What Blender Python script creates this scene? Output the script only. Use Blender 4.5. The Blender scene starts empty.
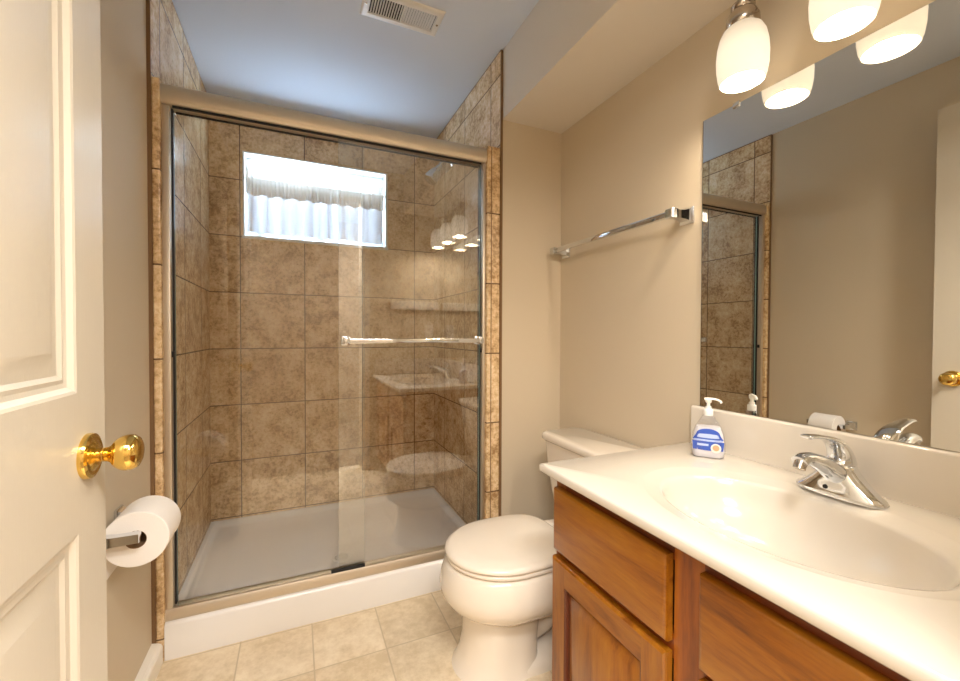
import bpy, bmesh, math, random
from mathutils import Vector, Matrix
PI = math.pi
random.seed(7)
sc = bpy.context.scene
col = sc.collection

# ------------------------------------------------------------------ camera
CAM_H = 1.0713
ya, pit, rol = math.radians(23.8614), math.radians(0.9132), math.radians(0.192)
fw = Vector((math.sin(ya)*math.cos(pit), math.cos(ya)*math.cos(pit), -math.sin(pit)))
r0 = Vector((math.cos(ya), -math.sin(ya), 0)); u0 = r0.cross(fw)
rt = r0*math.cos(rol) + u0*math.sin(rol); up = u0*math.cos(rol) - r0*math.sin(rol)
cd = bpy.data.cameras.new('camera'); cam = bpy.data.objects.new('camera', cd); col.objects.link(cam)
cd.sensor_fit = 'HORIZONTAL'; cd.sensor_width = 36.0; cd.lens = 414.98/960*36
cd.clip_start = 0.01; cd.clip_end = 60
M = Matrix((rt, up, -fw)).transposed().to_4x4(); M.translation = (0, 0, CAM_H)
cam.matrix_world = M
sc.camera = cam

# ------------------------------------------------------------------ world, lights, exposure
w = bpy.data.worlds.new('daylight'); sc.world = w; w.use_nodes = True
bg = w.node_tree.nodes['Background']
bg.inputs['Color'].default_value = (0.74, 0.86, 1.0, 1); bg.inputs['Strength'].default_value = 0.9
sc.view_settings.view_transform = 'Standard'; sc.view_settings.look = 'None'
sc.view_settings.gamma = 1.0; sc.view_settings.use_curve_mapping = False
sc.view_settings.exposure = 1.0
sc.cycles.use_denoising = True
sc.cycles.max_bounces = 12; sc.cycles.diffuse_bounces = 6; sc.cycles.glossy_bounces = 6
sc.cycles.transparent_max_bounces = 32; sc.cycles.transmission_bounces = 8
sc.cycles.sample_clamp_indirect = 6.0

def area(name, loc, target, sx, sy, power, color):
    ld = bpy.data.lights.new(name, 'AREA'); ld.shape = 'RECTANGLE'; ld.size = sx; ld.size_y = sy
    ld.energy = power; ld.color = color
    o = bpy.data.objects.new(name, ld); col.objects.link(o); o.location = loc
    o.rotation_euler = (Vector(target) - Vector(loc)).to_track_quat('-Z', 'Y').to_euler()
    return o
# daylight falling through the small shower window (just outside the pane)
area('window_daylight', (0.126, 2.80, 1.86), (0.126, 1.0, 1.75), 1.0, 0.6, 41, (0.60, 0.79, 1.0))
# three unseen fill lights added under the hall ceiling, behind the open doorway
area('hall_fill', (-0.82, -1.00, 2.28), (-0.62, -0.70, 0.0), 0.5, 0.5, 24, (1.0, 0.96, 0.92))
area('hall_fill', (1.00, -1.00, 2.28), (0.80, -0.70, 0.0), 0.4, 0.5, 26, (1.0, 0.96, 0.92))
area('hall_fill', (0.10, -0.34, 2.28), (0.10, -0.20, 0.0), 0.8, 0.30, 30, (1.0, 0.96, 0.92))
LAMP_POWER, LAMP_COLOR, SHADE_EMIT = 3.8, (1.0, 0.86, 0.69), 0.42

# ------------------------------------------------------------------ materials
def lin(c):
    return tuple(((v/255)/12.92 if v/255 <= 0.04045 else ((v/255+0.055)/1.055)**2.4) for v in c)
def mat(name, rgb, rough=0.5, metal=0.0, spec=0.5, coat=0.0):
    m = bpy.data.materials.new(name); m.use_nodes = True
    b = m.node_tree.nodes['Principled BSDF']
    b.inputs['Base Color'].default_value = (*lin(rgb), 1); b.inputs['Roughness'].default_value = rough
    b.inputs['Metallic'].default_value = metal; b.inputs['Specular IOR Level'].default_value = spec
    b.inputs['Coat Weight'].default_value = coat; b.inputs['Coat Roughness'].default_value = 0.08
    return m
def nodes(m): return m.node_tree.nodes, m.node_tree.links, m.node_tree.nodes['Principled BSDF']
def add_bump(m, scale, strength, dist=0.002, stretch=(1, 1, 1), detail=4):
    n, l, b = nodes(m)
    g = n.new('ShaderNodeNewGeometry'); mp = n.new('ShaderNodeMapping'); mp.inputs['Scale'].default_value = stretch
    t = n.new('ShaderNodeTexNoise'); t.inputs['Scale'].default_value = scale; t.inputs['Detail'].default_value = detail
    bp = n.new('ShaderNodeBump'); bp.inputs['Strength'].default_value = strength; bp.inputs['Distance'].default_value = dist
    l.new(g.outputs['Position'], mp.inputs['Vector']); l.new(mp.outputs['Vector'], t.inputs['Vector'])
    l.new(t.outputs['Fac'], bp.inputs['Height']); l.new(bp.outputs['Normal'], b.inputs['Normal'])
    return t
M_ = {}
M_['paint'] = mat('greige wall paint', (203, 189, 165), 0.6, spec=0.3); add_bump(M_['paint'], 260, 0.06, 0.001)
M_['ceil'] = mat('daylight tinted ceiling paint', (206, 214, 226), 0.8, spec=0.2); add_bump(M_['ceil'], 180, 0.08, 0.001)  # bluish window daylight is mixed into this paint colour
M_['soffit'] = mat('soffit paint', (214, 206, 194), 0.7, spec=0.2); add_bump(M_['soffit'], 180, 0.08, 0.001)
M_['trimwhite'] = mat('white trim paint', (232, 226, 214), 0.4)
M_['door'] = mat('cream door paint', (206, 197, 179), 0.33); add_bump(M_['door'], 26, 0.22, 0.0015, (1, 9, 1), 6)
M_['porcelain'] = mat('biscuit porcelain', (224, 213, 197), 0.12, coat=0.4)
M_['seat'] = mat('biscuit seat plastic', (224, 213, 197), 0.16)
M_['acrylic'] = mat('white acrylic', (232, 229, 225), 0.2)
M_['marble'] = mat('cultured marble', (210, 202, 189), 0.14, coat=0.3)
M_['chrome'] = mat('chrome', (225, 228, 232), 0.06, 1.0)
M_['nickel'] = mat('satin nickel', (200, 190, 178), 0.22, 1.0)
M_['alum'] = mat('satin aluminium', (218, 207, 190), 0.45, 1.0)
M_['brass'] = mat('polished brass', (236, 200, 112), 0.12, 1.0)
M_['black'] = mat('black rubber', (22, 22, 24), 0.5)
M_['dark'] = mat('dark gap', (40, 36, 32), 0.8)
M_['caulk'] = mat('brown grout caulk', (122, 92, 60), 0.8)
M_['paper'] = mat('toilet tissue', (240, 234, 226), 0.95, spec=0.1); add_bump(M_['paper'], 300, 0.15, 0.001)
M_['card'] = mat('cardboard core', (150, 116, 82), 0.9)
M_['ventwhite'] = mat('white vent enamel', (226, 224, 220), 0.4)
M_['pvc'] = mat('white vinyl frame', (236, 238, 236), 0.35)
M_['plasticwhite'] = mat('white pump plastic', (240, 236, 228), 0.3)
M_['labelblue'] = mat('blue label', (58, 92, 190), 0.35)
M_['labelpale'] = mat('pale blue label print', (190, 206, 240), 0.35)
M_['labelorange'] = mat('peach label spot', (238, 170, 130), 0.4)
M_['mirror'] = mat('mirror silver', (226, 226, 222), 0.0, 1.0)
M_['hallpaint'] = mat('tan hall paint', (168, 152, 130), 0.7)
M_['hallfloor'] = mat('hall carpet', (128, 112, 92), 0.95)

def tile_mat(name, axis_u, u0_, du, v0_, dv, cols, grout, gw, scale, rough=0.35, gstrength=0.5, var=0.25):
    """Square tiles laid on world axes: mottled body, a slightly different tone per tile, recessed grout."""
    m = bpy.data.materials.new(name); m.use_nodes = True
    n, l, b = nodes(m)
    g = n.new('ShaderNodeNewGeometry'); sp = n.new('ShaderNodeSeparateXYZ'); l.new(g.outputs['Position'], sp.inputs[0])
    def math_(op, a, bb=None):
        q = n.new('ShaderNodeMath'); q.operation = op
        for i, v in enumerate((a, bb)):
            if v is None: continue
            if isinstance(v, (int, float)): q.inputs[i].default_value = v
            else: l.new(v, q.inputs[i])
        return q.outputs[0]
    ids, dists = [], []
    for ax, o_, d_ in ((axis_u[0], u0_, du), (axis_u[1], v0_, dv)):
        c = math_('DIVIDE', math_('SUBTRACT', sp.outputs[ax], o_), d_)
        ids.append(math_('FLOOR', c)); f = math_('FRACT', c)
        dists.append(math_('MULTIPLY', math_('MINIMUM', f, math_('SUBTRACT', 1.0, f)), d_))
    d = math_('MINIMUM', dists[0], dists[1])
    mr = n.new('ShaderNodeMapRange'); mr.inputs['From Min'].default_value = gw*0.5; mr.inputs['From Max'].default_value = gw*0.5+0.0015
    l.new(d, mr.inputs['Value'])
    cx = n.new('ShaderNodeCombineXYZ'); l.new(ids[0], cx.inputs[0]); l.new(ids[1], cx.inputs[1])
    wn = n.new('ShaderNodeTexWhiteNoise'); l.new(cx.outputs[0], wn.inputs['Vector'])
    # shift the mottling per tile
    va = n.new('ShaderNodeVectorMath'); va.operation = 'MULTIPLY_ADD'
    l.new(wn.outputs['Color'], va.inputs[0]); va.inputs[1].default_value = (7, 7, 7); l.new(g.outputs['Position'], va.inputs[2])
    t1 = n.new('ShaderNodeTexNoise'); t1.inputs['Scale'].default_value = scale; t1.inputs['Detail'].default_value = 8; t1.inputs['Roughness'].default_value = 0.72
    t2 = n.new('ShaderNodeTexNoise'); t2.inputs['Scale'].default_value = scale*0.22; t2.inputs['Detail'].default_value = 4
    l.new(va.outputs[0], t1.inputs['Vector']); l.new(va.outputs[0], t2.inputs['Vector'])
    s = math_('ADD', math_('MULTIPLY', t1.outputs['Fac'], 0.62), math_('MULTIPLY', t2.outputs['Fac'], 0.38))
    s = math_('ADD', s, math_('MULTIPLY', math_('SUBTRACT', wn.outputs['Value'], 0.5), var*0.2))
    cr = n.new('ShaderNodeValToRGB'); l.new(s, cr.inputs[0])
    e = cr.color_ramp.elements
    e[0].position = 0.385; e[0].color = (*lin(cols[0]), 1); e[1].position = 0.62; e[1].color = (*lin(cols[2]), 1)
    k = e.new(0.5); k.color = (*lin(cols[1]), 1)
    mx = n.new('ShaderNodeMix'); mx.data_type = 'RGBA'
    l.new(mr.outputs[0], mx.inputs[0]); mx.inputs[6].default_value = (*lin(grout), 1); l.new(cr.outputs[0], mx.inputs[7])
    l.new(mx.outputs[2], b.inputs['Base Color'])
    b.inputs['Roughness'].default_value = rough
    h = math_('ADD', mr.outputs[0], math_('MULTIPLY', t1.outputs['Fac'], 0.12))
    bp = n.new('ShaderNodeBump'); bp.inputs['Strength'].default_value = gstrength; bp.inputs['Distance'].default_value = 0.002
    l.new(h, bp.inputs['Height']); l.new(bp.outputs['Normal'], b.inputs['Normal'])
    return m
TC = ((164, 129, 88), (217, 186, 142), (238, 217, 181))
GR = (104, 78, 54)
M_['tile_back'] = tile_mat('brown mottled tile', (0, 2), -0.277, 0.3215, 0.378, 0.3042, TC, GR, 0.0035, 58, 0.27)
M_['tile_side'] = tile_mat('brown mottled tile side', (1, 2), 1.735, 0.3215, 0.378, 0.3042, TC, GR, 0.0035, 58, 0.27)
M_['vinyl'] = tile_mat('beige vinyl floor', (0, 1), -0.180, 0.2286, 1.402, 0.2286,
                       ((204, 184, 150), (220, 202, 172), (232, 217, 190)), (192, 174, 144), 0.003, 26, 0.4, 0.15, 0.5)

def wood_mat(name, axis, cols=((94, 45, 3), (134, 77, 8), (156, 100, 19))):
    m = bpy.data.materials.new(name); m.use_nodes = True
    n, l, b = nodes(m)
    g = n.new('ShaderNodeNewGeometry'); mp = n.new('ShaderNodeMapping')
    st = [14, 14, 14]; st[axis] = 1.6; mp.inputs['Scale'].default_value = st
    l.new(g.outputs['Position'], mp.inputs['Vector'])
    t = n.new('ShaderNodeTexNoise'); t.inputs['Scale'].default_value = 2.2; t.inputs['Detail'].default_value = 7; t.inputs['Distortion'].default_value = 0.6
    t2 = n.new('ShaderNodeTexNoise'); t2.inputs['Scale'].default_value = 22; t2.inputs['Detail'].default_value = 3
    l.new(mp.outputs[0], t.inputs['Vector']); l.new(mp.outputs[0], t2.inputs['Vector'])
    a = n.new('ShaderNodeMath'); a.operation = 'MULTIPLY_ADD'; l.new(t2.outputs['Fac'], a.inputs[0]); a.inputs[1].default_value = 0.22
    l.new(t.outputs['Fac'], a.inputs[2])
    cr = n.new('ShaderNodeValToRGB'); l.new(a.outputs[0], cr.inputs[0])
    e = cr.color_ramp.elements
    e[0].position = 0.38; e[0].color = (*lin(cols[0]), 1); e[1].position = 0.82; e[1].color = (*lin(cols[2]), 1)
    k = e.new(0.58); k.color = (*lin(cols[1]), 1)
    l.new(cr.outputs[0], b.inputs['Base Color']); b.inputs['Roughness'].default_value = 0.28
    b.inputs['Coat Weight'].default_value = 0.25; b.inputs['Coat Roughness'].default_value = 0.15
    return m
M_['wood_h'] = wood_mat('honey maple horizontal grain', 1)
M_['wood_v'] = wood_mat('honey maple upright grain', 2)
FC = ((100, 45, 8), (138, 72, 15), (158, 92, 26))
M_['wood_frame_h'] = wood_mat('shaded red brown maple horizontal', 1, ((74, 26, 6), (108, 46, 11), (128, 62, 18))); M_['wood_frame_v'] = wood_mat('red brown maple upright', 2, FC)  # rail tone holds counter overhang shade as well as the red stain
M_['wood_dark'] = mat('dark red glazed maple edge', (84, 36, 14), 0.3)

def glass_mat(name, f0, tint):
    m = bpy.data.materials.new(name); m.use_nodes = True
    n, l = m.node_tree.nodes, m.node_tree.links
    n.remove(n['Principled BSDF']); out = n['Material Output']
    tr = n.new('ShaderNodeBsdfTransparent'); tr.inputs[0].default_value = (*tint, 1)
    gl = n.new('ShaderNodeBsdfGlossy'); gl.inputs['Roughness'].default_value = 0.0
    lw = n.new('ShaderNodeLayerWeight'); lw.inputs['Blend'].default_value = 0.5
    p = n.new('ShaderNodeMath'); p.operation = 'POWER'; l.new(lw.outputs['Facing'], p.inputs[0]); p.inputs[1].default_value = 5
    q = n.new('ShaderNodeMath'); q.operation = 'MULTIPLY_ADD'; l.new(p.outputs[0], q.inputs[0]); q.inputs[1].default_value = 1-f0; q.inputs[2].default_value = f0
    mx = n.new('ShaderNodeMixShader'); l.new(q.outputs[0], mx.inputs[0]); l.new(tr.outputs[0], mx.inputs[1]); l.new(gl.outputs[0], mx.inputs[2])
    l.new(mx.outputs[0], out.inputs['Surface'])
    return m
M_['glass_plain'] = glass_mat('plain shower glass', 0.06, (0.985, 0.992, 0.986))
M_['glass'] = glass_mat('shower glass', 0.17, (0.985, 0.992, 0.986))
M_['pane'] = glass_mat('window pane', 0.04, (0.98, 0.99, 1.0))
M_['glassedge'] = mat('green glass edge', (150, 186, 178), 0.1)
M_['clearplastic'] = glass_mat('clear bottle plastic', 0.05, (0.93, 0.94, 0.97))
M_['soapliquid'] = mat('milky clear soap', (232, 228, 228), 0.15)

def cloth_mat(name, rgb, translucent, transparent):
    m = bpy.data.materials.new(name); m.use_nodes = True
    n, l = m.node_tree.nodes, m.node_tree.links
    n.remove(n['Principled BSDF']); out = n['Material Output']
    df = n.new('ShaderNodeBsdfDiffuse'); df.inputs[0].default_value = (*lin(rgb), 1)
    tl = n.new('ShaderNodeBsdfTranslucent'); tl.inputs[0].default_value = (*lin(rgb), 1)
    tp = n.new('ShaderNodeBsdfTransparent')
    a = n.new('ShaderNodeMixShader'); a.inputs[0].default_value = translucent; l.new(df.outputs[0], a.inputs[1]); l.new(tl.outputs[0], a.inputs[2])
    b = n.new('ShaderNodeMixShader'); b.inputs[0].default_value = transparent; l.new(a.outputs[0], b.inputs[1]); l.new(tp.outputs[0], b.inputs[2])
    l.new(b.outputs[0], out.inputs['Surface'])
    return m
M_['sheer'] = cloth_mat('sheer white cotton', (240, 240, 244), 0.036, 0.0008)
M_['lace'] = cloth_mat('gathered white cotton', (238, 232, 224), 0.14, 0.0)

def shade_mat():
    m = bpy.data.materials.new('frosted lamp glass'); m.use_nodes = True
    n, l = m.node_tree.nodes, m.node_tree.links
    n.remove(n['Principled BSDF']); out = n['Material Output']
    df = n.new('ShaderNodeBsdfDiffuse'); df.inputs[0].default_value = (0.62, 0.56, 0.46, 1)
    g = n.new('ShaderNodeNewGeometry'); sp = n.new('ShaderNodeSeparateXYZ'); l.new(g.outputs['Position'], sp.inputs[0])
    mr = n.new('ShaderNodeMapRange'); mr.interpolation_type = 'SMOOTHSTEP'      # the glass glows most round the bulb
    mr.inputs['From Min'].default_value = 1.855; mr.inputs['From Max'].default_value = 1.775
    mr.inputs['To Min'].default_value = 0.42*SHADE_EMIT; mr.inputs['To Max'].default_value = 0.95*SHADE_EMIT
    l.new(sp.outputs[2], mr.inputs['Value'])
    em = n.new('ShaderNodeEmission'); em.inputs[0].default_value = (1.0, 0.86, 0.66, 1); l.new(mr.outputs[0], em.inputs[1])
    ad = n.new('ShaderNodeAddShader'); l.new(df.outputs[0], ad.inputs[0]); l.new(em.outputs[0], ad.inputs[1])
    l.new(ad.outputs[0], out.inputs['Surface'])
    return m
M_['shade'] = shade_mat()
def emit(name, rgb, s):
    m = bpy.data.materials.new(name); m.use_nodes = True
    n, l = m.node_tree.nodes, m.node_tree.links
    n.remove(n['Principled BSDF']); e = n.new('ShaderNodeEmission'); e.inputs[0].default_value = (*rgb, 1); e.inputs[1].default_value = s
    l.new(e.outputs[0], n['Material Output'].inputs['Surface']); return m
M_['bulb'] = emit('lit bulb', (1.0, 0.86, 0.66), 4)

# ------------------------------------------------------------------ mesh helpers
def obj(name, bm, m, parent=None, smooth=35, loc=None):
    bmesh.ops.recalc_face_normals(bm, faces=bm.faces)
    me = bpy.data.meshes.new(name); bm.to_mesh(me); bm.free()
    for x in (m if isinstance(m, (list, tuple)) else [m]): me.materials.append(M_[x] if isinstance(x, str) else x)
    if smooth:
        me.shade_smooth(); me.set_sharp_from_angle(angle=math.radians(smooth))
    o = bpy.data.objects.new(name, me); col.objects.link(o)
    if loc: o.location = loc
    if parent is not None:
        o.parent = parent
        o.matrix_parent_inverse = Matrix.Translation(-Vector(parent.location)) if parent.type == 'EMPTY' and tuple(parent.rotation_euler) == (0, 0, 0) else Matrix()
    return o
def tag(o, label=None, cat=None, group=None, kind=None):
    if label: o['label'] = label
    if cat: o['category'] = cat
    if group: o['group'] = group
    if kind: o['kind'] = kind
    return o
def thing(name, label, cat, loc=(0, 0, 0), group=None, kind=None):
    o = bpy.data.objects.new(name, None); col.objects.link(o); o.location = loc; o.empty_display_size = 0.05
    return tag(o, label, cat, group, kind)
def box(bm, x0, x1, y0, y1, z0, z1, bev=0.0, seg=2):
    r = bmesh.ops.create_cube(bm, size=1.0)
    vs = r['verts']
    for v in vs:
        v.co = Vector((x0 if v.co.x < 0 else x1, y0 if v.co.y < 0 else y1, z0 if v.co.z < 0 else z1))
    if bev:
        es = list({e for v in vs for e in v.link_edges})
        bmesh.ops.bevel(bm, geom=es, offset=bev, segments=seg, profile=0.5, affect='EDGES', clamp_overlap=True)
    return bm
def bx(*a, **k): return box(bmesh.new(), *a, **k)
def loft(bm, rings, cap0=True, cap1=True, closed=True):
    R = [[bm.verts.new(p) for p in ring] for ring in rings]
    n = len(R[0])
    for a, b in zip(R, R[1:]):
        for i in range(n if closed else n-1):
            j = (i+1) % n
            bm.faces.new((a[i], a[j], b[j], b[i]))
    if cap0: bm.faces.new(R[0][::-1])
    if cap1: bm.faces.new(R[-1])
    return bm
def lathe(bm, prof, c, axis='z', n=32, cap0=True, cap1=True):
    """prof: (radius, height) pairs along axis from point c"""
    c = Vector(c)
    A = {'x': Vector((1, 0, 0)), 'y': Vector((0, 1, 0)), 'z': Vector((0, 0, 1))}[axis] if isinstance(axis, str) else Vector(axis).normalized()
    t = Vector((0, 0, 1)) if abs(A.z) < 0.9 else Vector((1, 0, 0))
    U = A.cross(t).normalized(); V = A.cross(U)
    return loft(bm, [[c + A*h + (U*math.cos(2*PI*i/n) + V*math.sin(2*PI*i/n))*r for i in range(n)] for r, h in prof], cap0, cap1)
def rr(cx, cy, hx, hy, r, z, n=6):
    pts = []
    for k, (sx, sy) in enumerate(((1, 1), (-1, 1), (-1, -1), (1, -1))):
        for i in range(n+1):
            a = k*PI/2 + i*PI/2/n
            pts.append(Vector((cx + sx*(hx-r) + r*math.cos(a), cy + sy*(hy-r) + r*math.sin(a), z)))
    return pts
def tube(bm, path, rx, ry=None, n=14, side=Vector((0, 1, 0)), caps=True):
    """sweep an ellipse (rx along side, ry across) or list of sizes along a path"""
    P = [Vector(p) for p in path]; rings = []
    for i, p in enumerate(P):
        d = (P[min(i+1, len(P)-1)] - P[max(i-1, 0)]).normalized()
        s = (side - d*side.dot(d)).normalized(); q = d.cross(s)
        a = rx[i] if isinstance(rx, (list, tuple)) else rx
        b = (ry[i] if isinstance(ry, (list, tuple)) else ry) if ry is not None else a
        rings.append([p + s*a*math.cos(2*PI*k/n) + q*b*math.sin(2*PI*k/n) for k in range(n)])
    return loft(bm, rings, caps, caps)
def curve(pts, n=24):
    """Catmull-Rom through the points"""
    P = [Vector(p) for p in pts]; P = [P[0]*2-P[1]] + P + [P[-1]*2-P[-2]]
    out = []
    for i in range(1, len(P)-2):
        for k in range(n):
            t = k/n; a, b, c, d = P[i-1], P[i], P[i+1], P[i+2]
            out.append(0.5*((2*b) + (c-a)*t + (2*a-5*b+4*c-d)*t*t + (3*b-3*c+d-a)*t**3))
    out.append(P[-2]); return out
def panelled(bm, O, U, V, N, us, vs, panels):
    """a flat face split by us/vs; cells in panels get nested loops (inset, depth along -N)"""
    O, U, V, N = map(Vector, (O, U, V, N))
    def q(a, b, c, d): bm.faces.new([bm.verts.new(p) for p in (a, b, c, d)])
    def P(u, v, d=0): return O + U*u + V*v - N*d
    for i in range(len(us)-1):
        for j in range(len(vs)-1):
            u0, u1, v0, v1 = us[i], us[i+1], vs[j], vs[j+1]
            if (i, j) not in panels:
                q(P(u0, v0), P(u1, v0), P(u1, v1), P(u0, v1)); continue
            L = [[P(u0+a, v0+a, d), P(u1-a, v0+a, d), P(u1-a, v1-a, d), P(u0+a, v1-a, d)] for a, d in panels[(i, j)]]
            for A, B in zip(L, L[1:]):
                for k in range(4): q(A[k], A[(k+1) % 4], B[(k+1) % 4], B[k])
            q(*L[-1])
    return bm
def weld(bm, d=1e-5):
    bmesh.ops.remove_doubles(bm, verts=bm.verts, dist=d); return bm
def struct(name, bm, m, label, cat, parent=None, smooth=None):
    o = obj(name, bm, m, parent, smooth)
    if parent is None: tag(o, label, cat, kind='structure')
    return o

# ------------------------------------------------------------------ room dimensions (metres)
XL, XR = -0.419, 1.138          # left tile face, right wall
XS, XP = 0.818, 0.828           # right shower tile face, painted face of the pier
YT, YB = 1.637, 2.588           # return wall / shower back tile
ZC, ZS = 2.31, 2.009            # ceiling, soffit underside
YR = 0.06                       # rear wall (doorway wall), room side
WX0, WX1, WZ0, WZ1 = -0.264, 0.517, 1.588, 2.057

# ------------------------------------------------------------------ structure
struct('floor', bx(-0.55, 1.30, -0.06, 2.75, -0.06, 0.0), 'vinyl', 'beige square patterned vinyl floor of the bathroom', 'floor')
struct('ceiling', bx(-0.55, 1.30, -0.06, 2.75, ZC, ZC+0.06), 'ceil', 'plain pale painted ceiling above the shower and room', 'ceiling')
struct('wall_left', bx(-0.55, -0.429, 0.06, 2.75, 0, ZC), 'paint', 'greige painted wall behind the open cream door', 'wall')
struct('wall_right', bx(XR, 1.30, -0.06, YT, 0, ZC), 'paint', 'beige painted wall carrying the vanity mirror and towel bar', 'wall')
struct('wall_return', bx(XP, 1.30, YT, YB+0.01, 0, ZC), 'paint', 'narrow beige painted wall between shower and toilet corner', 'wall')
bm = bmesh.new()
box(bm, -0.55, -0.36, -0.06, YR, 0, ZC); box(bm, 0.50, XR, -0.06, YR, 0, ZC); box(bm, -0.36, 0.50, -0.06, YR, 2.08, ZC)
struct('wall_rear', bm, 'paint', 'painted wall with the doorway, facing the shower', 'wall')
struct('soffit', bx(XP, XR, YR, YT, ZS, ZC), 'soffit', 'boxed soffit running above the vanity along the right wall', 'soffit')
# tiled shower walls
bm = bmesh.new()
for a in ((-0.429, XP, 0, WZ0), (-0.429, XP, WZ1, ZC-0.006), (-0.429, WX0, WZ0, WZ1), (WX1, XP, WZ0, WZ1)):
    box(bm, a[0], a[1], YB, YB+0.01, a[2], a[3])
struct('wall_shower_back', bm, 'tile_back', 'brown mottled tile wall with the small curtained window', 'tiled wall')
struct('wall_shower_left', bx(-0.429, XL, YT, YB, 0, ZC-0.006), 'tile_side', 'brown tiled left side wall inside the shower', 'tiled wall')
struct('wall_shower_right', bx(XS, XP, YT, YB, 0, ZC-0.006), 'tile_side', 'brown tiled right side wall inside the shower behind the shower head', 'tiled wall')
bm = bmesh.new()
for a in ((-0.55, 1.30, 0, WZ0), (-0.55, 1.30, WZ1, ZC), (-0.55, WX0, WZ0, WZ1), (WX1, 1.30, WZ0, WZ1)):
    box(bm, a[0], a[1], YB+0.01, YB+0.12, a[2], a[3])
struct('wall_back', bm, 'paint', 'outer wall behind the shower tile', 'wall')
struct('trim_1', bx(XL, -0.398, YT, 1.712, 0.0, 1.886, bev=0.004), 'tile_side', 'tile edge strip beside the left shower door jamb', 'tile trim')
struct('trim_2', bx(0.757, XS, YT, 1.712, 0.0, 1.886, bev=0.004), 'tile_side', 'tile edge strip beside the right shower door jamb', 'tile trim')
struct('trim_3', bx(-0.4295, XL+0.0005, YT-0.005, YT, 0.0, ZC-0.003), 'caulk', 'brown edge line where left shower tile meets the painted wall', 'tile trim')
struct('trim_4', bx(XS-0.0005, XP+0.0002, YT-0.005, YT, 0.0, ZC-0.003), 'caulk', 'brown edge line where right shower tile meets the narrow wall', 'tile trim')
struct('trim_7', bx(0.7745, 0.7785, YT-0.0004, YT+0.001, 0.125, 1.88), 'caulk', 'upright grout line in right tile edge strip', 'tile trim')
bm = bmesh.new()
box(bm, -0.429, XL-0.0005, YT, YB, ZC-0.006, ZC); box(bm, XS+0.0005, XP, YT, YB, ZC-0.006, ZC); box(bm, XL, XS, YB+0.0005, YB+0.01, ZC-0.006, ZC)
struct('trim_5', bm, 'caulk', 'brown grout line along the top of the shower tile', 'tile trim')
bm = bmesh.new()
prof = [(-0.429, 0), (-0.400, 0), (-0.400, 0.055), (-0.404, 0.064), (-0.411, 0.068), (-0.429, 0.072)]
loft(bm, [[Vector((x, y, z)) for x, z in prof] for y in (0.075, YT-0.006)])
struct('baseboard_left', bm, 'trimwhite', 'white baseboard at the foot of the left wall', 'baseboard')
bm = bmesh.new()
prof = [(XR, 0), (XR-0.014, 0), (XR-0.014, 0.062), (XR-0.006, 0.072), (XR, 0.074)]
loft(bm, [[Vector((x, y, z)) for x, z in prof] for y in (0.93, YT-0.02)])
struct('baseboard_right', bm, 'trimwhite', 'white baseboard behind the toilet on the right wall', 'baseboard')
# door casing of the doorway behind
bm = bmesh.new()
box(bm, -0.42, -0.36, YR, YR+0.015, 0, 2.14, 0.004); box(bm, 0.50, 0.56, YR, YR+0.015, 0, 2.14, 0.004); box(bm, -0.36, 0.50, YR, YR+0.015, 2.08, 2.14, 0.004)
struct('trim_6', bm, 'trimwhite', 'white casing around the doorway', 'door casing')
# hall behind the camera
struct('floor_hall', bx(-1.2, 1.4, -1.7, -0.06, -0.06, 0.0), 'hallfloor', 'tan hall carpet beyond the doorway', 'floor')
struct('ceiling_hall', bx(-1.2, 1.4, -1.7, -0.06, ZC, ZC+0.06), 'ceil', 'hall ceiling beyond the doorway', 'ceiling')
struct('wall_hall_left', bx(-1.26, -1.2, -1.7, -0.06, 0, ZC), 'hallpaint', 'left hall wall beyond the doorway', 'wall')
struct('wall_hall_right', bx(1.4, 1.46, -1.7, -0.06, 0, ZC), 'hallpaint', 'right hall wall beyond the doorway', 'wall')
struct('wall_hall_far', bx(-1.26, 1.46, -1.76, -1.7, 0, ZC), 'hallpaint', 'far hall wall facing the doorway', 'wall')
bm = bmesh.new(); box(bm, -1.26, -0.55, -0.12, -0.06, 0, ZC); box(bm, 1.30, 1.46, -0.12, -0.06, 0, ZC)
struct('wall_hall_near', bm, 'hallpaint', 'hall wall on both sides of the bathroom', 'wall')

# ------------------------------------------------------------------ window
win = thing('window_1', 'small white vinyl window high in the shower tile', 'window', (0.1265, YB+0.01, WZ0), kind='structure')
bm = bmesh.new()                                   # white reveal liner
box(bm, WX0, WX0+0.008, YB-0.003, YB+0.12, WZ0, WZ1); box(bm, WX1-0.012, WX1, YB-0.003, YB+0.12, WZ0, WZ1)
box(bm, WX0+0.008, WX1-0.012, YB-0.003, YB+0.12, WZ1-0.008, WZ1)
obj('reveal', bm, 'pvc', win)
obj('sill', bx(WX0-0.004, WX1+0.004, YB-0.008, YB+0.12, WZ0-0.002, WZ0+0.014, bev=0.003), 'pvc', win)
fx0, fx1, fz0, fz1 = WX0+0.008, WX1-0.012, WZ0+0.014, WZ1-0.008
bm = bmesh.new()
y0, y1 = YB+0.07, YB+0.115
box(bm, fx0, fx1, y0, y1, fz1-0.035, fz1, 0.003); box(bm, fx0, fx1, y0, y1, fz0, fz0+0.028, 0.003)
box(bm, fx0, fx0+0.028, y0, y1, fz0+0.028, fz1-0.035, 0.003); box(bm, fx1-0.028, fx1, y0, y1, fz0+0.028, fz1-0.035, 0.003)
box(bm, fx0+0.028, fx1-0.028, y0+0.012, y1-0.005, fz1-0.048, fz1-0.035, 0.003)
obj('window_frame', bm, 'pvc', win)
bm = bmesh.new(); xm = 0.5*(fx0+fx1)
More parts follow.
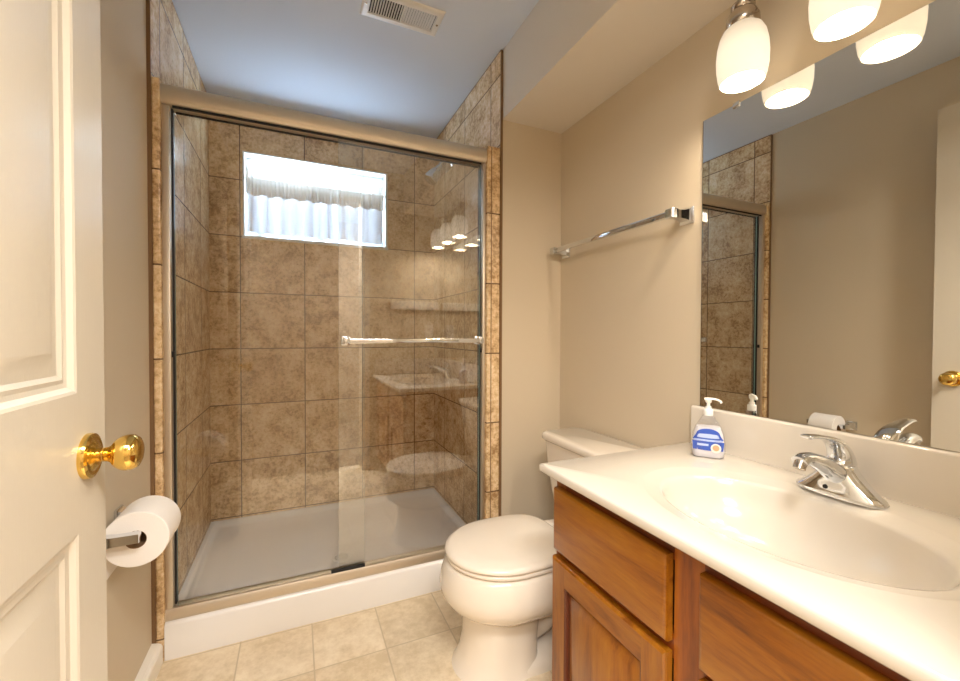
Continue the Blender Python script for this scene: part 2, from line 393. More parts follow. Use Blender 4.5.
box(bm, fx0+0.028, fx0+0.05, y0+0.012, y1-0.008, fz0+0.05, fz1-0.048, 0.002); box(bm, fx1-0.05, fx1-0.028, y0+0.012, y1-0.008, fz0+0.05, fz1-0.048, 0.002)
box(bm, fx0+0.028, fx1-0.028, y0+0.012, y1-0.008, fz0+0.028, fz0+0.05, 0.002); box(bm, xm-0.018, xm+0.018, y0+0.012, y1-0.008, fz0+0.05, fz1-0.048, 0.002)
obj('sash', bm, 'pvc', win)
obj('pane', bx(fx0+0.045, fx1-0.045, y0+0.026, y0+0.029, fz0+0.045, fz1-0.055), 'pane', win)
# curtain rod, valance, tier curtain
rod_z = 1.922
rod = thing('curtain_rod', 'thin white curtain rod across the shower window', 'curtain rod', (0.126, YB+0.03, rod_z))
bm = bmesh.new(); lathe(bm, [(0.004, 0), (0.004, WX1-0.013-WX0-0.009)], (WX0+0.009, YB+0.03, rod_z), 'x', 12)
obj('rod', bm, 'plasticwhite', rod)
for x in (WX0+0.010, WX1-0.022):
    bm = bmesh.new(); lathe(bm, [(0.009, 0), (0.009, 0.008)], (x, YB+0.03, rod_z), 'x', 14); obj('end_socket', bm, 'plasticwhite', rod)
def gathered(x0, x1, rows, y, amp, waves, seed, scallop=0.0, nx=420):
    rnd = random.Random(seed); ph = [(rnd.uniform(.7, 1.4), rnd.uniform(0, 6.28), rnd.uniform(.5, 1)) for _ in range(5)]
    bm = bmesh.new(); G = []
    for z, a in rows:
        row = []
        for i in range(nx+1):
            t = i/nx; s = sum(k[2]*math.sin(2*PI*waves*k[0]*t + k[1]) for k in ph)/2.4
            zz = z
            if scallop and z == rows[-1][0]: zz = z + scallop*math.sin(2*PI*waves*0.33*t+1) + scallop*0.5*s
            row.append(bm.verts.new((x0+(x1-x0)*t + 0.003*math.sin(2*PI*waves*t*1.3), y + amp*a*s, zz)))
        G.append(row)
    for a, b in zip(G, G[1:]):
        for i in range(nx): bm.faces.new((a[i], a[i+1], b[i+1], b[i]))
    return bm
bm = gathered(WX0+0.014, WX1-0.020, [(1.974, 1.0), (1.952, 0.8), (1.934, 0.4), (1.929, 0.15), (1.915, 0.15), (1.908, 0.5), (1.885, 0.9), (1.86, 1.1), (1.832, 1.25)], YB+0.020, 0.017, 30, 3, 0.006, 700)
val = obj('window_valance', bm, 'lace', None, 80)
tag(val, 'short ruffled white valance gathered on the rod, over the lower curtain', 'valance')
bm = gathered(WX0+0.018, WX1-0.024, [(1.918, .3), (1.90, 0.6), (1.80, 0.9), (1.72, 1.0), (1.65, 1.05), (1.628, 1.1)], YB+0.044, 0.022, 9, 11, 0.002, 300)
tier = obj('cafe_curtain', bm, 'sheer', None, 80)
tag(tier, 'sheer white lower curtain hanging in soft folds below the valance', 'curtain')

# ------------------------------------------------------------------ open door
DX, DT = -0.285, 0.035
door = thing('door_1', 'open cream panel door with brass knob at the left', 'door', (DX-DT/2, 0.10, 0), kind='structure')
us = [0, 0.10, 0.335, 0.425, 0.668, 0.76]; vs = [0.008, 0.21, 0.785, 0.985, 1.63, 1.73, 1.93, 2.05]
mould = [(0, 0), (0.004, 0.0015), (0.010, 0.007), (0.016, 0.0085), (0.022, 0.007), (0.028, 0.0105), (0.036, 0.0105), (0.058, 0.003), (0.060, 0.0028)]
pan = {(i, j): mould for i in (1, 3) for j in (1, 3, 5)}
bm = bmesh.new()
panelled(bm, (DX, 0.10, 0), (0, 1, 0), (0, 0, 1), (1, 0, 0), us, vs, pan)
panelled(bm, (DX-DT, 0.10, 0), (0, 1, 0), (0, 0, 1), (-1, 0, 0), us, vs, pan)
for a, b in (((0.10, 0.008), (0.86, 0.008)), ((0.86, 0.008), (0.86, 2.05)), ((0.86, 2.05), (0.10, 2.05)), ((0.10, 2.05), (0.10, 0.008))):
    bm.faces.new([bm.verts.new(p) for p in ((DX, *a), (DX, *b), (DX-DT, *b), (DX-DT, *a))])
obj('door_slab', weld(bm), 'door', door, 20)
KY, KZ = 0.797, 0.888
for s, x in ((1, DX), (-1, DX-DT)):
    bm = bmesh.new()
    if s > 0: pr = [(0.010, 0.006), (0.0105, 0.020), (0.0115, 0.026), (0.015, 0.030), (0.021, 0.034), (0.0255, 0.041), (0.0272, 0.048), (0.0262, 0.056), (0.0225, 0.0615), (0.016, 0.0645), (0.006, 0.0658)]
    else: pr = [(0.010, 0.006), (0.0105, 0.02), (0.018, 0.03), (0.026, 0.042), (0.026, 0.05), (0.016, 0.06), (0.006, 0.062)]
    lathe(bm, pr, (x, KY, KZ), (s, 0, 0), 40)
    kn = tag(obj('door_knob', bm, 'brass', door, 50), 'polished brass round knob')
    bm = bmesh.new()
    lathe(bm, [(0.0335, 0.0), (0.0338, 0.004), (0.0325, 0.0075), (0.028, 0.0095), (0.025, 0.0085), (0.021, 0.010), (0.016, 0.0135), (0.0125, 0.014)], (x, KY, KZ), (s, 0, 0), 40)
    obj('rosette', bm, 'brass', kn, 40)
obj('latch_plate', bx(DX-DT+0.006, DX-0.006, 0.8595, 0.8608, KZ-0.028, KZ+0.028, bev=0.0005), 'brass', door)
for z in (0.25, 1.05, 1.85):
    bm = bmesh.new(); lathe(bm, [(0.006, 0), (0.006, 0.09)], (DX+0.002, 0.097, z-0.045), 'z', 12); obj('hinge', bm, 'brass', door)

# ------------------------------------------------------------------ toilet paper holder and roll
TY, TZ, TX = 1.285, 0.592, -0.352
hold = thing('toilet_paper_holder', 'chrome two-post toilet paper holder on the left wall', 'paper holder', (-0.429, TY, TZ))
for y in (TY-0.078, TY+0.078):
    bm = bmesh.new()
    box(bm, -0.429, -0.421, y-0.024, y+0.024, TZ-0.024, TZ+0.024, 0.003)
    loft(bm, [[Vector((x, y+sy*h, TZ+sz*h)) for sy, sz in ((1, 1), (-1, 1), (-1, -1), (1, -1))] for x, h in ((-0.422, 0.019), (-0.410, 0.013), (-0.385, 0.0105), (TX-0.012, 0.0105), (TX+0.014, 0.0105))])
    obj('post', bm, 'chrome', hold, 25)
bm = bmesh.new(); lathe(bm, [(0.0075, 0), (0.0075, 0.156)], (TX, TY-0.078, TZ), 'y', 18)
obj('roller', bm, 'chrome', hold)
bm = bmesh.new(); n = 56; ro, ri, y0, y1 = 0.066, 0.0215, TY-0.056, TY+0.056
RZ = TZ-0.0140
def circ(r, y, e=0): return [Vector((TX + r*math.cos(2*PI*i/n), y, RZ + r*math.sin(2*PI*i/n))) for i in range(n)]
loft(bm, [circ(ri, y0), circ(ro-0.0015, y0), circ(ro, y0+0.0015), circ(ro, y1-0.0015), circ(ro-0.0015, y1), circ(ri, y1)], False, False)
roll = tag(obj('toilet_paper_roll', bm, 'paper', None, 40), 'white toilet paper roll on the chrome holder beside the open door', 'toilet paper')
bm = bmesh.new(); loft(bm, [circ(ri+0.0002, y0+0.0005), circ(ri-0.0012, y0+0.0005), circ(ri-0.0012, y1-0.0005), circ(ri+0.0002, y1-0.0005)], False, False)
tag(obj('core', bm, 'card', roll, 40), 'brown cardboard core')
bm = bmesh.new(); box(bm, TX-ro-0.0012, TX-ro-0.0002, y0+0.001, y1-0.001, RZ-0.10, RZ+0.005); obj('loose_sheet', bm, 'paper', roll)

# ------------------------------------------------------------------ shower base
base = thing('shower_tray', 'white acrylic shower tray with a raised front curb', 'shower tray', (0.2, 2.1, 0))
bm = bmesh.new()
prof = [(YT, 0.0), (YT, 0.108), (YT+0.004, 0.117), (YT+0.012, 0.1215), (YT+0.022, 0.1225), (1.715, 0.1225), (1.726, 0.118), (1.733, 0.105), (1.745, 0.055), (1.76, 0.040), (1.78, 0.036), (1.80, 0.035), (1.80, 0.0)]
loft(bm, [[Vector((x, y, z)) for y, z in prof] for x in (-0.397, 0.756)])
def ringrect(x0, x1, y0, y1, z): return [Vector(p) for p in ((x0, y0, z), (x1, y0, z), (x1, y1, z), (x0, y1, z))]
L = []
for ins, z in ((0, 0.0), (0, 0.064), (0.014, 0.064), (0.020, 0.060), (0.030, 0.042), (0.045, 0.037), (0.12, 0.0345), (0.30, 0.032)):
    L.append(ringrect(-0.418+ins, 0.817-ins, 1.7135 if z == 0 or ins == 0 else 1.72+min(ins, 0.2)*0.4, 2.5875-ins, z))
loft(bm, L)
obj('tray', bm, 'acrylic', base, 50)
bm = bmesh.new(); lathe(bm, [(0.043, 0), (0.043, 0.002), (0.040, 0.0035), (0.030, 0.004), (0.0, 0.004)], (0.187, 2.0, 0.0325), 'z', 40, True, False)
dr = tag(obj('drain', bm, 'ventwhite', base, 40), 'round pale strainer drain')
bm = bmesh.new()
for k in range(3):
    for i in range((1, 6, 12)[k]):
        a = 2*PI*i/(1, 6, 12)[k]; r = (0, 0.014, 0.027)[k]
        lathe(bm, [(0.0033, 0), (0.0033, 0.0006)], (0.187+r*math.cos(a), 2.0+r*math.sin(a), 0.0364), 'z', 10)
obj('drain_holes', bm, 'dark', dr)

# ------------------------------------------------------------------ sliding shower door
sd = thing('sliding_shower_door', 'framed sliding glass shower door with metal header and towel bar', 'shower door', (0.2, 1.68, 0.1225))
JX0, JX1 = -0.398, 0.757
bm = bmesh.new()
pr = []
for k in range(9):
    a = -PI/2 + PI*k/8
    pr.append((1.664 - 0.022*math.cos(a), 1.846 + 0.034*math.sin(a)))
prof = [(1.700, 1.812)] + pr + [(1.706, 1.880), (1.706, 1.812)]
prof = [(1.704, 1.812), (1.668, 1.812), (1.655, 1.815), (1.646, 1.824), (1.643, 1.836), (1.643, 1.856), (1.647, 1.869), (1.656, 1.878), (1.668, 1.881), (1.704, 1.881)]
loft(bm, [[Vector((x, y, z)) for y, z in prof] for x in (JX0, JX1)])
obj('header_rail', bm, 'alum', sd, 35)
bm = bmesh.new(); box(bm, JX0+0.03, JX1-0.02, 1.655, 1.659, 1.806, 1.813); box(bm, JX0+0.03, JX1-0.02, 1.697, 1.700, 1.806, 1.813)
tag(obj('header_channel', bm, 'black', sd), 'dark channel under the header')
bm = bmesh.new()
prof = [(1.648, 0.1228), (1.648, 0.134), (1.651, 0.152), (1.654, 0.158), (1.664, 0.158), (1.664, 0.140), (1.700, 0.140), (1.700, 0.152), (1.706, 0.152), (1.709, 0.1228)]
loft(bm, [[Vector((x, y, z)) for y, z in prof] for x in (JX0, JX1)])
obj('bottom_track', bm, 'alum', sd, 30)
for x0, x1, s in ((JX0, JX0+0.022, 1), (JX1-0.014, JX1, -1)):
    bm = bmesh.new(); box(bm, x0, x1, 1.652, 1.704, 0.1585, 1.8115, 0.003)
    jm = obj('wall_jamb', bm, 'alum', sd, 30)
    xa = x1 if s > 0 else x0-0.004
    bm = bmesh.new(); box(bm, xa, xa+0.004, 1.676, 1.700, 0.159, 1.8115)
    tag(obj('seal', bm, 'black', jm), 'dark rubber seal')
    bm = bmesh.new(); box(bm, xa-0.001 if s > 0 else xa-0.002, xa+0.007 if s > 0 else xa+0.005, 1.660, 1.672, 0.990, 1.010, 0.002)
    tag(obj('bumper', bm, 'black', jm), 'black rubber bumper')
def panel(x0, x1, yc, z0, z1, rz=0.0, rx=0.0, gm='glass'):
    cx, cz = (x0+x1)/2, (z0+z1)/2
    bm = bx(x0-cx, x1-cx, -0.003, 0.003, z0-cz, z1-cz)
    for f in bm.faces: f.material_index = 0 if abs(f.normal.y) > 0.9 else 1
    o = obj('glass_panel', bm, [gm, 'glassedge'], sd, None)
    o.matrix_parent_inverse = Matrix.Translation(-Vector(sd.location))
    o.location = (cx, yc, cz); o.rotation_euler = (rx, 0, rz)
    return o, Vector((cx, yc, cz))
pa, _ = panel(JX0+0.028, 0.245, 1.686, 0.1405, 1.815, gm='glass_plain')
tag(pa, 'left clear glass panel')
pb, cb = panel(0.147, JX1-0.020, 1.670, 0.1405, 1.815, math.radians(0.8), math.radians(0.35))
tag(pb, 'right clear glass panel carrying the towel bar')
bm = bmesh.new(); yb = -0.048
box(bm, 0.160-cb.x, 0.735-cb.x, yb-0.004, yb+0.004, 1.043-cb.z-0.009, 1.043-cb.z+0.009, 0.003)
tb = tag(obj('towel_bar', bm, 'chrome', pb, 30), 'chrome towel bar across the right glass')
for x in (0.172, 0.724):
    bm = bmesh.new()
    box(bm, x-0.011-cb.x, x+0.011-cb.x, yb-0.006, -0.0032, 1.043-cb.z-0.013, 1.043-cb.z+0.013, 0.004)
    box(bm, x-0.016-cb.x, x+0.016-cb.x, -0.010, -0.0032, 1.043-cb.z-0.018, 1.043-cb.z+0.018, 0.003)
    obj('bracket', bm, 'chrome', tb, 30)
obj('bottom_guide', bx(0.122, 0.243, 1.6655, 1.699, 0.1402, 0.1404+0.0002, bev=0), 'black', sd)
tag(obj('guide_block', bx(0.118, 0.243, 1.6545, 1.6620, 0.1582, 0.1700, bev=0.0015), 'black', sd), 'black plastic centre guide')

# ------------------------------------------------------------------ shower head
sh = thing('shower_sprayer', 'chrome shower head on a bent arm, high on right shower tile', 'shower head', (XS, 2.25, 2.06))
bm = bmesh.new(); lathe(bm, [(0.028, 0), (0.027, 0.004), (0.018, 0.010), (0.011, 0.012)], (XS, 2.25, 2.05), (-1, 0, 0), 28); obj('flange', bm, 'chrome', sh)
bm = bmesh.new(); tube(bm, curve([(XS-0.002, 2.25, 2.05), (XS-0.03, 2.25, 2.055), (XS-0.055, 2.25, 2.047), (0.735, 2.25, 2.012)], 8), 0.0095, n=14); obj('arm', bm, 'chrome', sh)
A = Vector((-0.55, 0.0, -0.83)).normalized()
bm = bmesh.new(); lathe(bm, [(0.012, -0.012), (0.017, 0.0), (0.017, 0.014), (0.024, 0.024), (0.034, 0.050), (0.040, 0.078), (0.041, 0.090), (0.038, 0.097), (0.0, 0.098)], (0.738, 2.25, 2.010), A, 28, True, False); obj('head', bm, 'chrome', sh, 40)

# ------------------------------------------------------------------ toilet
TCY = 1.225
toi = thing('toilet', 'biscuit coloured two-piece toilet with closed lid between vanity and shower', 'toilet', (0.75, TCY, 0))
def egg(xt, xb, hw, z, xw=None, nb=3.2, n=64, nf=2.0):
    """outline with a round front (tip at xt) and squarer back (xb); widest at xw"""
    xw = xw if xw is not None else xt + (xb-xt)*0.47
    out = []
    for i in range(n):
        t = 2*PI*i/n; c, s = math.cos(t), math.sin(t)
        e = nf if c > 0 else nb
        cx = abs(c)**(2/e)*(1 if c > 0 else -1); sy = abs(s)**(2/e)*(1 if s > 0 else -1)
        out.append(Vector((xw - cx*((xw-xt) if c > 0 else (xb-xw)), TCY + hw*sy, z)))
    return out
bm = bmesh.new()
loft(bm, [egg(0.455, 0.86, 0.160, 0.346), egg(0.440, 0.87, 0.173, 0.3425), egg(0.431, 0.88, 0.180, 0.332), egg(0.420, 0.89, 0.187, 0.305), egg(0.415, 0.89, 0.190, 0.275), egg(0.419, 0.88, 0.187, 0.248), egg(0.434, 0.86, 0.173, 0.222), egg(0.456, 0.84, 0.155, 0.203), egg(0.482, 0.80, 0.133, 0.190), egg(0.492, 0.78, 0.120, 0.175)])
obj('bowl', bm, 'porcelain', toi, 60)
bm = bmesh.new()
loft(bm, [egg(0.486, 0.735, 0.122, 0.196, nb=4), egg(0.490, 0.728, 0.117, 0.17, nb=4), egg(0.491, 0.722, 0.113, 0.10, nb=4), egg(0.482, 0.722, 0.114, 0.05, nb=4), egg(0.466, 0.73, 0.119, 0.015, nb=4), egg(0.455, 0.74, 0.124, 0.0, nb=4)])
loft(bm, [egg(0.55, 0.985, 0.124, 0.0, 0.7, 6), egg(0.55, 0.985, 0.123, 0.018, 0.7, 6), egg(0.55, 0.975, 0.112, 0.034, 0.7, 6), egg(0.55, 0.96, 0.075, 0.052, 0.7, 4)])
obj('pedestal', bm, 'porcelain', toi, 60)
bm = bmesh.new()
tube(bm, curve([(0.66, TCY, 0.09), (0.76, TCY, 0.12), (0.84, TCY, 0.19), (0.90, TCY, 0.20), (0.94, TCY, 0.13), (0.95, TCY, 0.03)], 8), 0.082, 0.062, n=22)
obj('trapway', bm, 'porcelain', toi, 60)
for s in (-1, 1):
    bm = bmesh.new(); lathe(bm, [(0.013, 0), (0.013, 0.008), (0.010, 0.014), (0.004, 0.017)], (0.86, TCY+s*0.098, 0.030), 'z', 20); obj('bolt_cap', bm, 'porcelain', toi)
bm = bmesh.new()
loft(bm, [rr(0.94, TCY, 0.16, 0.115, 0.05, 0.20), rr(0.95, TCY, 0.165, 0.13, 0.05, 0.30), rr(0.955, TCY, 0.165, 0.14, 0.05, 0.344)])
obj('rear_deck', bm, 'porcelain', toi, 50)
bm = bmesh.new()
a = [egg(0.441, 0.845, 0.172, 0.3475), egg(0.437, 0.85, 0.176, 0.352), egg(0.437, 0.85, 0.176, 0.358), egg(0.442, 0.845, 0.172, 0.3625)]
loft(bm, a); obj('seat', bm, 'seat', toi, 50)
bm = bmesh.new()
loft(bm, [egg(0.440, 0.838, 0.174, 0.3645, nb=3.6), egg(0.434, 0.842, 0.178, 0.3675, nb=3.6), egg(0.433, 0.843, 0.179, 0.373, nb=3.6), egg(0.438, 0.84, 0.175, 0.380, nb=3.6), egg(0.452, 0.83, 0.163, 0.3845, nb=3.6), egg(0.50, 0.79, 0.125, 0.3875), egg(0.57, 0.72, 0.06, 0.389)])
obj('lid', bm, 'seat', toi, 50)
for s in (-1, 1):
    bm = bx(0.842, 0.872, TCY+s*0.075-0.02, TCY+s*0.075+0.02, 0.346, 0.372, bev=0.006); obj('hinge', bm, 'seat', toi)
bm = bmesh.new()
loft(bm, [rr(1.035, TCY, 0.075, 0.175, 0.03, 0.344), rr(1.033, TCY, 0.083, 0.188, 0.034, 0.365), rr(1.030, TCY, 0.090, 0.205, 0.035, 0.45), rr(1.026, TCY, 0.096, 0.220, 0.035, 0.55), rr(1.024, TCY, 0.098, 0.230, 0.035, 0.642)])
obj('tank', bm, 'porcelain', toi, 50)
bm = bmesh.new()
loft(bm, [rr(1.022, TCY, 0.100, 0.236, 0.035, 0.640), rr(1.020, TCY, 0.104, 0.244, 0.04, 0.646), rr(1.020, TCY, 0.104, 0.245, 0.04, 0.661), rr(1.020, TCY, 0.101, 0.242, 0.04, 0.668), rr(1.020, TCY, 0.094, 0.235, 0.04, 0.6715)])
obj('tank_lid', bm, 'porcelain', toi, 50)

# ------------------------------------------------------------------ vanity cabinet
VY0, VY1, CT = 0.068, 0.905, 0.712
van = thing('vanity_cabinet', 'honey maple bathroom vanity cabinet under the white sink top', 'cabinet', (0.88, 0.487, 0))
bm = bmesh.new()
box(bm, 0.642, XR-0.001, VY1-0.018, VY1, 0, CT); box(bm, 0.642, XR-0.001, VY0, VY0+0.018, 0, CT); box(bm, 0.642, XR-0.001, VY0+0.018, VY1-0.018, 0.09, 0.105)
box(bm, XR-0.012, XR-0.001, VY0+0.018, VY1-0.018, 0.105, CT); box(bm, 0.70, 0.715, VY0+0.018, VY1-0.018, 0, 0.09)
obj('carcass', bm, 'wood_v', van, None)
for y0, y1, z0, z1 in ((VY1-0.04, VY1, 0.09, CT), (0.475, 0.535, 0.09, CT), (VY0, VY0+0.05, 0.09, CT)):
    obj('frame_stile', bx(0.622, 0.6418, y0, y1, z0, z1), 'wood_frame_v', van, None)
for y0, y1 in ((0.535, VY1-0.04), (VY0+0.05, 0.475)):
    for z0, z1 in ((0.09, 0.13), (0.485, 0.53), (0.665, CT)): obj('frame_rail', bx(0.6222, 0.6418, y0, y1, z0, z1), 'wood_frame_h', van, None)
obj('inside_panel', bx(0.66, 0.665, VY0+0.02, VY1-0.02, 0.11, CT-0.01), 'dark', van, None)
def slab(name, y0, y1, z0, z1, lab=None):
    bm = bmesh.new(); x0, x1 = 0.6028, 0.6215
    prof = [(0.0, x1), (0.0, x0+0.007), (0.002, x0+0.003), (0.006, x0+0.0008), (0.010, x0)]
    L = [ringrect(0, 1, y0+i, y1-i, 0) for i, x in prof]
    R = []
    for (i, x) in prof: R.append([Vector((x, y, z)) for y, z in ((y0+i, z0+i), (y1-i, z0+i), (y1-i, z1-i), (y0+i, z1-i))])
    loft(bm, R)
    o = obj(name, bm, 'wood_h', van, 30)
    if lab: tag(o, lab)
    return o
slab('drawer_front', 0.538, 0.897, 0.518, 0.677)
slab('false_front', 0.112, 0.474, 0.518, 0.677)
def cab_door(y0, y1, z0, z1):
    bm = bmesh.new(); x0, x1, sw = 0.6028, 0.6215, 0.056
    edge = [(0.0, x1), (0.0, x0+0.006), (0.002, x0+0.0025), (0.006, x0)]
    R = [[Vector((x, y, z)) for y, z in ((y0+i, z0+i), (y1-i, z0+i), (y1-i, z1-i), (y0+i, z1-i))] for i, x in edge]
    loft(bm, R, True, False)
    # stiles and rails around the panel opening
    a = 0.006
    def q(pts, m=0):
        f = bm.faces.new([bm.verts.new((x0, *p)) for p in pts]); f.material_index = m
    q(((y0+a, z0+a), (y0+sw, z0+a), (y0+sw, z1-a), (y0+a, z1-a))); q(((y1-sw, z0+a), (y1-a, z0+a), (y1-a, z1-a), (y1-sw, z1-a)))
    q(((y0+sw, z0+a), (y0+sw, z0+sw), (y1-sw, z0+sw), (y1-sw, z0+a)), 1); q(((y0+sw, z1-sw), (y0+sw, z1-a), (y1-sw, z1-a), (y1-sw, z1-sw)), 1)
    d = obj('cabinet_door', weld(bm, 1e-6), ['wood_v', 'wood_h'], van, None)
    bm = bmesh.new(); py0, py1, pz0, pz1 = y0+sw, y1-sw, z0+sw, z1-sw
    lp = [(-0.001, x0), (0.004, x0+0.004), (0.006, x0+0.010), (0.012, x0+0.0105)]
    loft(bm, [[Vector((x, y, z)) for y, z in ((py0+i, pz0+i), (py1-i, pz0+i), (py1-i, pz1-i), (py0+i, pz1-i))] for i, x in lp], False, False)
    tag(obj('panel_groove', bm, 'wood_dark', d, 30), 'dark glazed groove around the panel')
    bm = bmesh.new()
    lp = [(0.012, x0+0.0105), (0.014, x0+0.009), (0.034, x0+0.002), (0.036, x0+0.0012)]
    loft(bm, [[Vector((x, y, z)) for y, z in ((py0+i, pz0+i), (py1-i, pz0+i), (py1-i, pz1-i), (py0+i, pz1-i))] for i, x in lp], False, True)
    obj('raised_panel', bm, 'wood_v', d, 30)
cab_door(0.538, 0.900, 0.115, 0.499)
cab_door(0.112, 0.474, 0.115, 0.499)

# ------------------------------------------------------------------ vanity top with integral basin
TZ1 = 0.7346; TX0, TX1, TY0, TY1 = 0.579, XR-0.001, YR+0.001, 0.923
BX, BY, BA, BB = 0.838, 0.488, 0.160, 0.236    # basin centre, half depth (x), half length (y)
top = thing('bathroom_sink', 'white cultured marble sink top with moulded oval basin and backsplash', 'sink top', (0.86, 0.49, CT))
ang = sorted(set([2*PI*i/120 for i in range(120)] + [math.atan2(y-BY, x-BX) % (2*PI) for x in (TX0, TX1) for y in (TY0, TY1)]))
def rect_pt(a, ins):
    c, s = math.cos(a), math.sin(a); ts = []
    if abs(c) > 1e-9: ts.append((((TX1 if c > 0 else TX0)-BX)/c))
    if abs(s) > 1e-9: ts.append((((TY1 if s > 0 else TY0)-BY)/s))
    t = min(ts); x, y = BX+c*t, BY+s*t
    return min(max(x, TX0+ins), TX1-ins), min(max(y, TY0+ins), TY1-ins)
def rring(ins, z): return [Vector((*rect_pt(a, ins), z)) for a in ang]
def ering(f, z, g=None):
    out = []
    for a in ang:
        c, s = math.cos(a), math.sin(a)
        e = 1/math.sqrt((c/(BA+f))**2 + (s/(BB+f))**2)
        out.append(Vector((BX+c*e, BY+s*e, z)))
    return out
def kring(k, z):
    out = []
    for a in ang:
        c, s = math.cos(a), math.sin(a); e = k/math.sqrt((c/BA)**2 + (s/BB)**2)
        out.append(Vector((BX+0.012*(1-k)+c*e, BY+s*e, z)))
    return out
rings = [rring(0.02, CT), rring(0.004, CT), rring(0.0, CT+0.004), rring(0.0, TZ1-0.005), rring(0.0015, TZ1-0.0015), rring(0.005, TZ1)]
rings += [ering(0.042, TZ1), ering(0.036, TZ1-0.0012), ering(0.022, TZ1-0.0055), ering(0.008, TZ1-0.008)]
for k, z in ((1.0, -0.0105), (0.985, -0.0155), (0.965, -0.025), (0.94, -0.040), (0.90, -0.058), (0.83, -0.080), (0.72, -0.101), (0.58, -0.116), (0.40, -0.127), (0.2, -0.133), (0.09, -0.135)): rings.append(kring(k, TZ1+z))
bm = bmesh.new(); loft(bm, rings, False, True)
obj('countertop', bm, 'marble', top, 50)
bm = bmesh.new()
prof = [(1.1165, TZ1-0.001), (1.1175, TZ1+0.008), (1.118, TZ1+0.02), (1.118, 0.845), (1.1195, 0.849), (1.123, 0.8515), (XR-0.001, 0.8515), (XR-0.001, TZ1-0.001)]
loft(bm, [[Vector((x, y, z)) for x, z in prof] for y in (TY0, 0.908)])
obj('backsplash', bm, 'marble', top, 40)
bm = bmesh.new(); box(bm, 0.60, 1.1165, TY0, TY0+0.018, TZ1-0.0005, 0.8515, 0.003); obj('side_splash', bm, 'marble', top, 40)
bm = bmesh.new(); lathe(bm, [(0.022, 0), (0.022, 0.002), (0.017, 0.003), (0.016, 0.0005), (0.0, 0.0015)], (BX+0.011, BY, TZ1-0.1349), 'z', 28, True, False); obj('drain', bm, 'chrome', top)

# ------------------------------------------------------------------ faucet
FX, FY, FZ = 1.045, 0.488, TZ1
fa = thing('faucet', 'chrome single-lever bathroom faucet behind the oval basin', 'faucet', (FX, FY, FZ))
def sell(cx, cy, hx, hy, z, e=2.6, n=36):
    out = []
    for i in range(n):
        t = 2*PI*i/n; c, s = math.cos(t), math.sin(t)
        out.append(Vector((cx + hx*abs(c)**(2/e)*(1 if c > 0 else -1), cy + hy*abs(s)**(2/e)*(1 if s > 0 else -1), z)))
    return out
bm = bmesh.new()
loft(bm, [sell(FX, FY, .030, .079, FZ), sell(FX, FY, .0305, .0795, FZ+.004), sell(FX, FY, .0295, .077, FZ+.009), sell(FX, FY, .0285, .068, FZ+.016), sell(FX, FY, .028, .056, FZ+.027), sell(FX, FY, .0275, .045, FZ+.038), sell(FX, FY, .0265, .0355, FZ+.049), sell(FX, FY, .0255, .029, FZ+.059), sell(FX, FY, .0245, .0262, FZ+.066), sell(FX, FY, .020, .020, FZ+.068)])
obj('body', bm, 'chrome', fa, 60)
bm = bmesh.new()
P = curve([(FX+0.006, FY, FZ+.034), (FX-.022, FY, FZ+.052), (FX-.060, FY, FZ+.072), (FX-.095, FY, FZ+.086), (FX-.124, FY, FZ+.092), (FX-.143, FY, FZ+.087)], 6); n = len(P)
tube(bm, P, [0.026-0.0115*min(1, i/(n-1)*1.3) for i in range(n)], [0.024-0.0125*min(1, i/(n-1)*1.3) for i in range(n)], n=22)
sp = obj('spout', bm, 'chrome', fa, 60)
bm = bmesh.new(); lathe(bm, [(0.0108, 0), (0.0108, 0.015), (0.008, 0.016)], (FX-.136, FY, FZ+.087), (-0.55, 0, -1), 22); obj('aerator', bm, 'nickel', sp)
bm = bmesh.new()
P = curve([(FX+.004, FY, FZ+.0685), (FX+.002, FY, FZ+.082), (FX-.006, FY, FZ+.097), (FX-.022, FY, FZ+.112), (FX-.046, FY, FZ+.123), (FX-.080, FY, FZ+.131), (FX-.112, FY, FZ+.135), (FX-.120, FY, FZ+.134)], 6); n = len(P)
wl = []; hl = []
for i in range(n):
    t = i/(n-1); wl.append(0.0262-0.0135*min(1, t*1.15) if t < 0.98 else 0.009); hl.append(max(0.0042, 0.0255*(1-t*1.35)) if t < 0.98 else 0.003)
tube(bm, P, wl, hl, n=24); obj('lever', bm, 'chrome', fa, 60)
bm = bmesh.new(); lathe(bm, [(0.0045, 0), (0.0045, 0.003), (0.002, 0.004)], (FX-.0265, FY+.012, FZ+.018), (-1, 0, 0.15), 16); tag(obj('index_button', bm, 'dark', fa), 'small dark button')
bm = bmesh.new(); lathe(bm, [(0.0028, 0), (0.0028, 0.03), (0.0045, 0.034), (0.0045, 0.042), (0.002, 0.044)], (FX+.026, FY, FZ+.008), 'z', 14); obj('lift_rod', bm, 'chrome', fa)

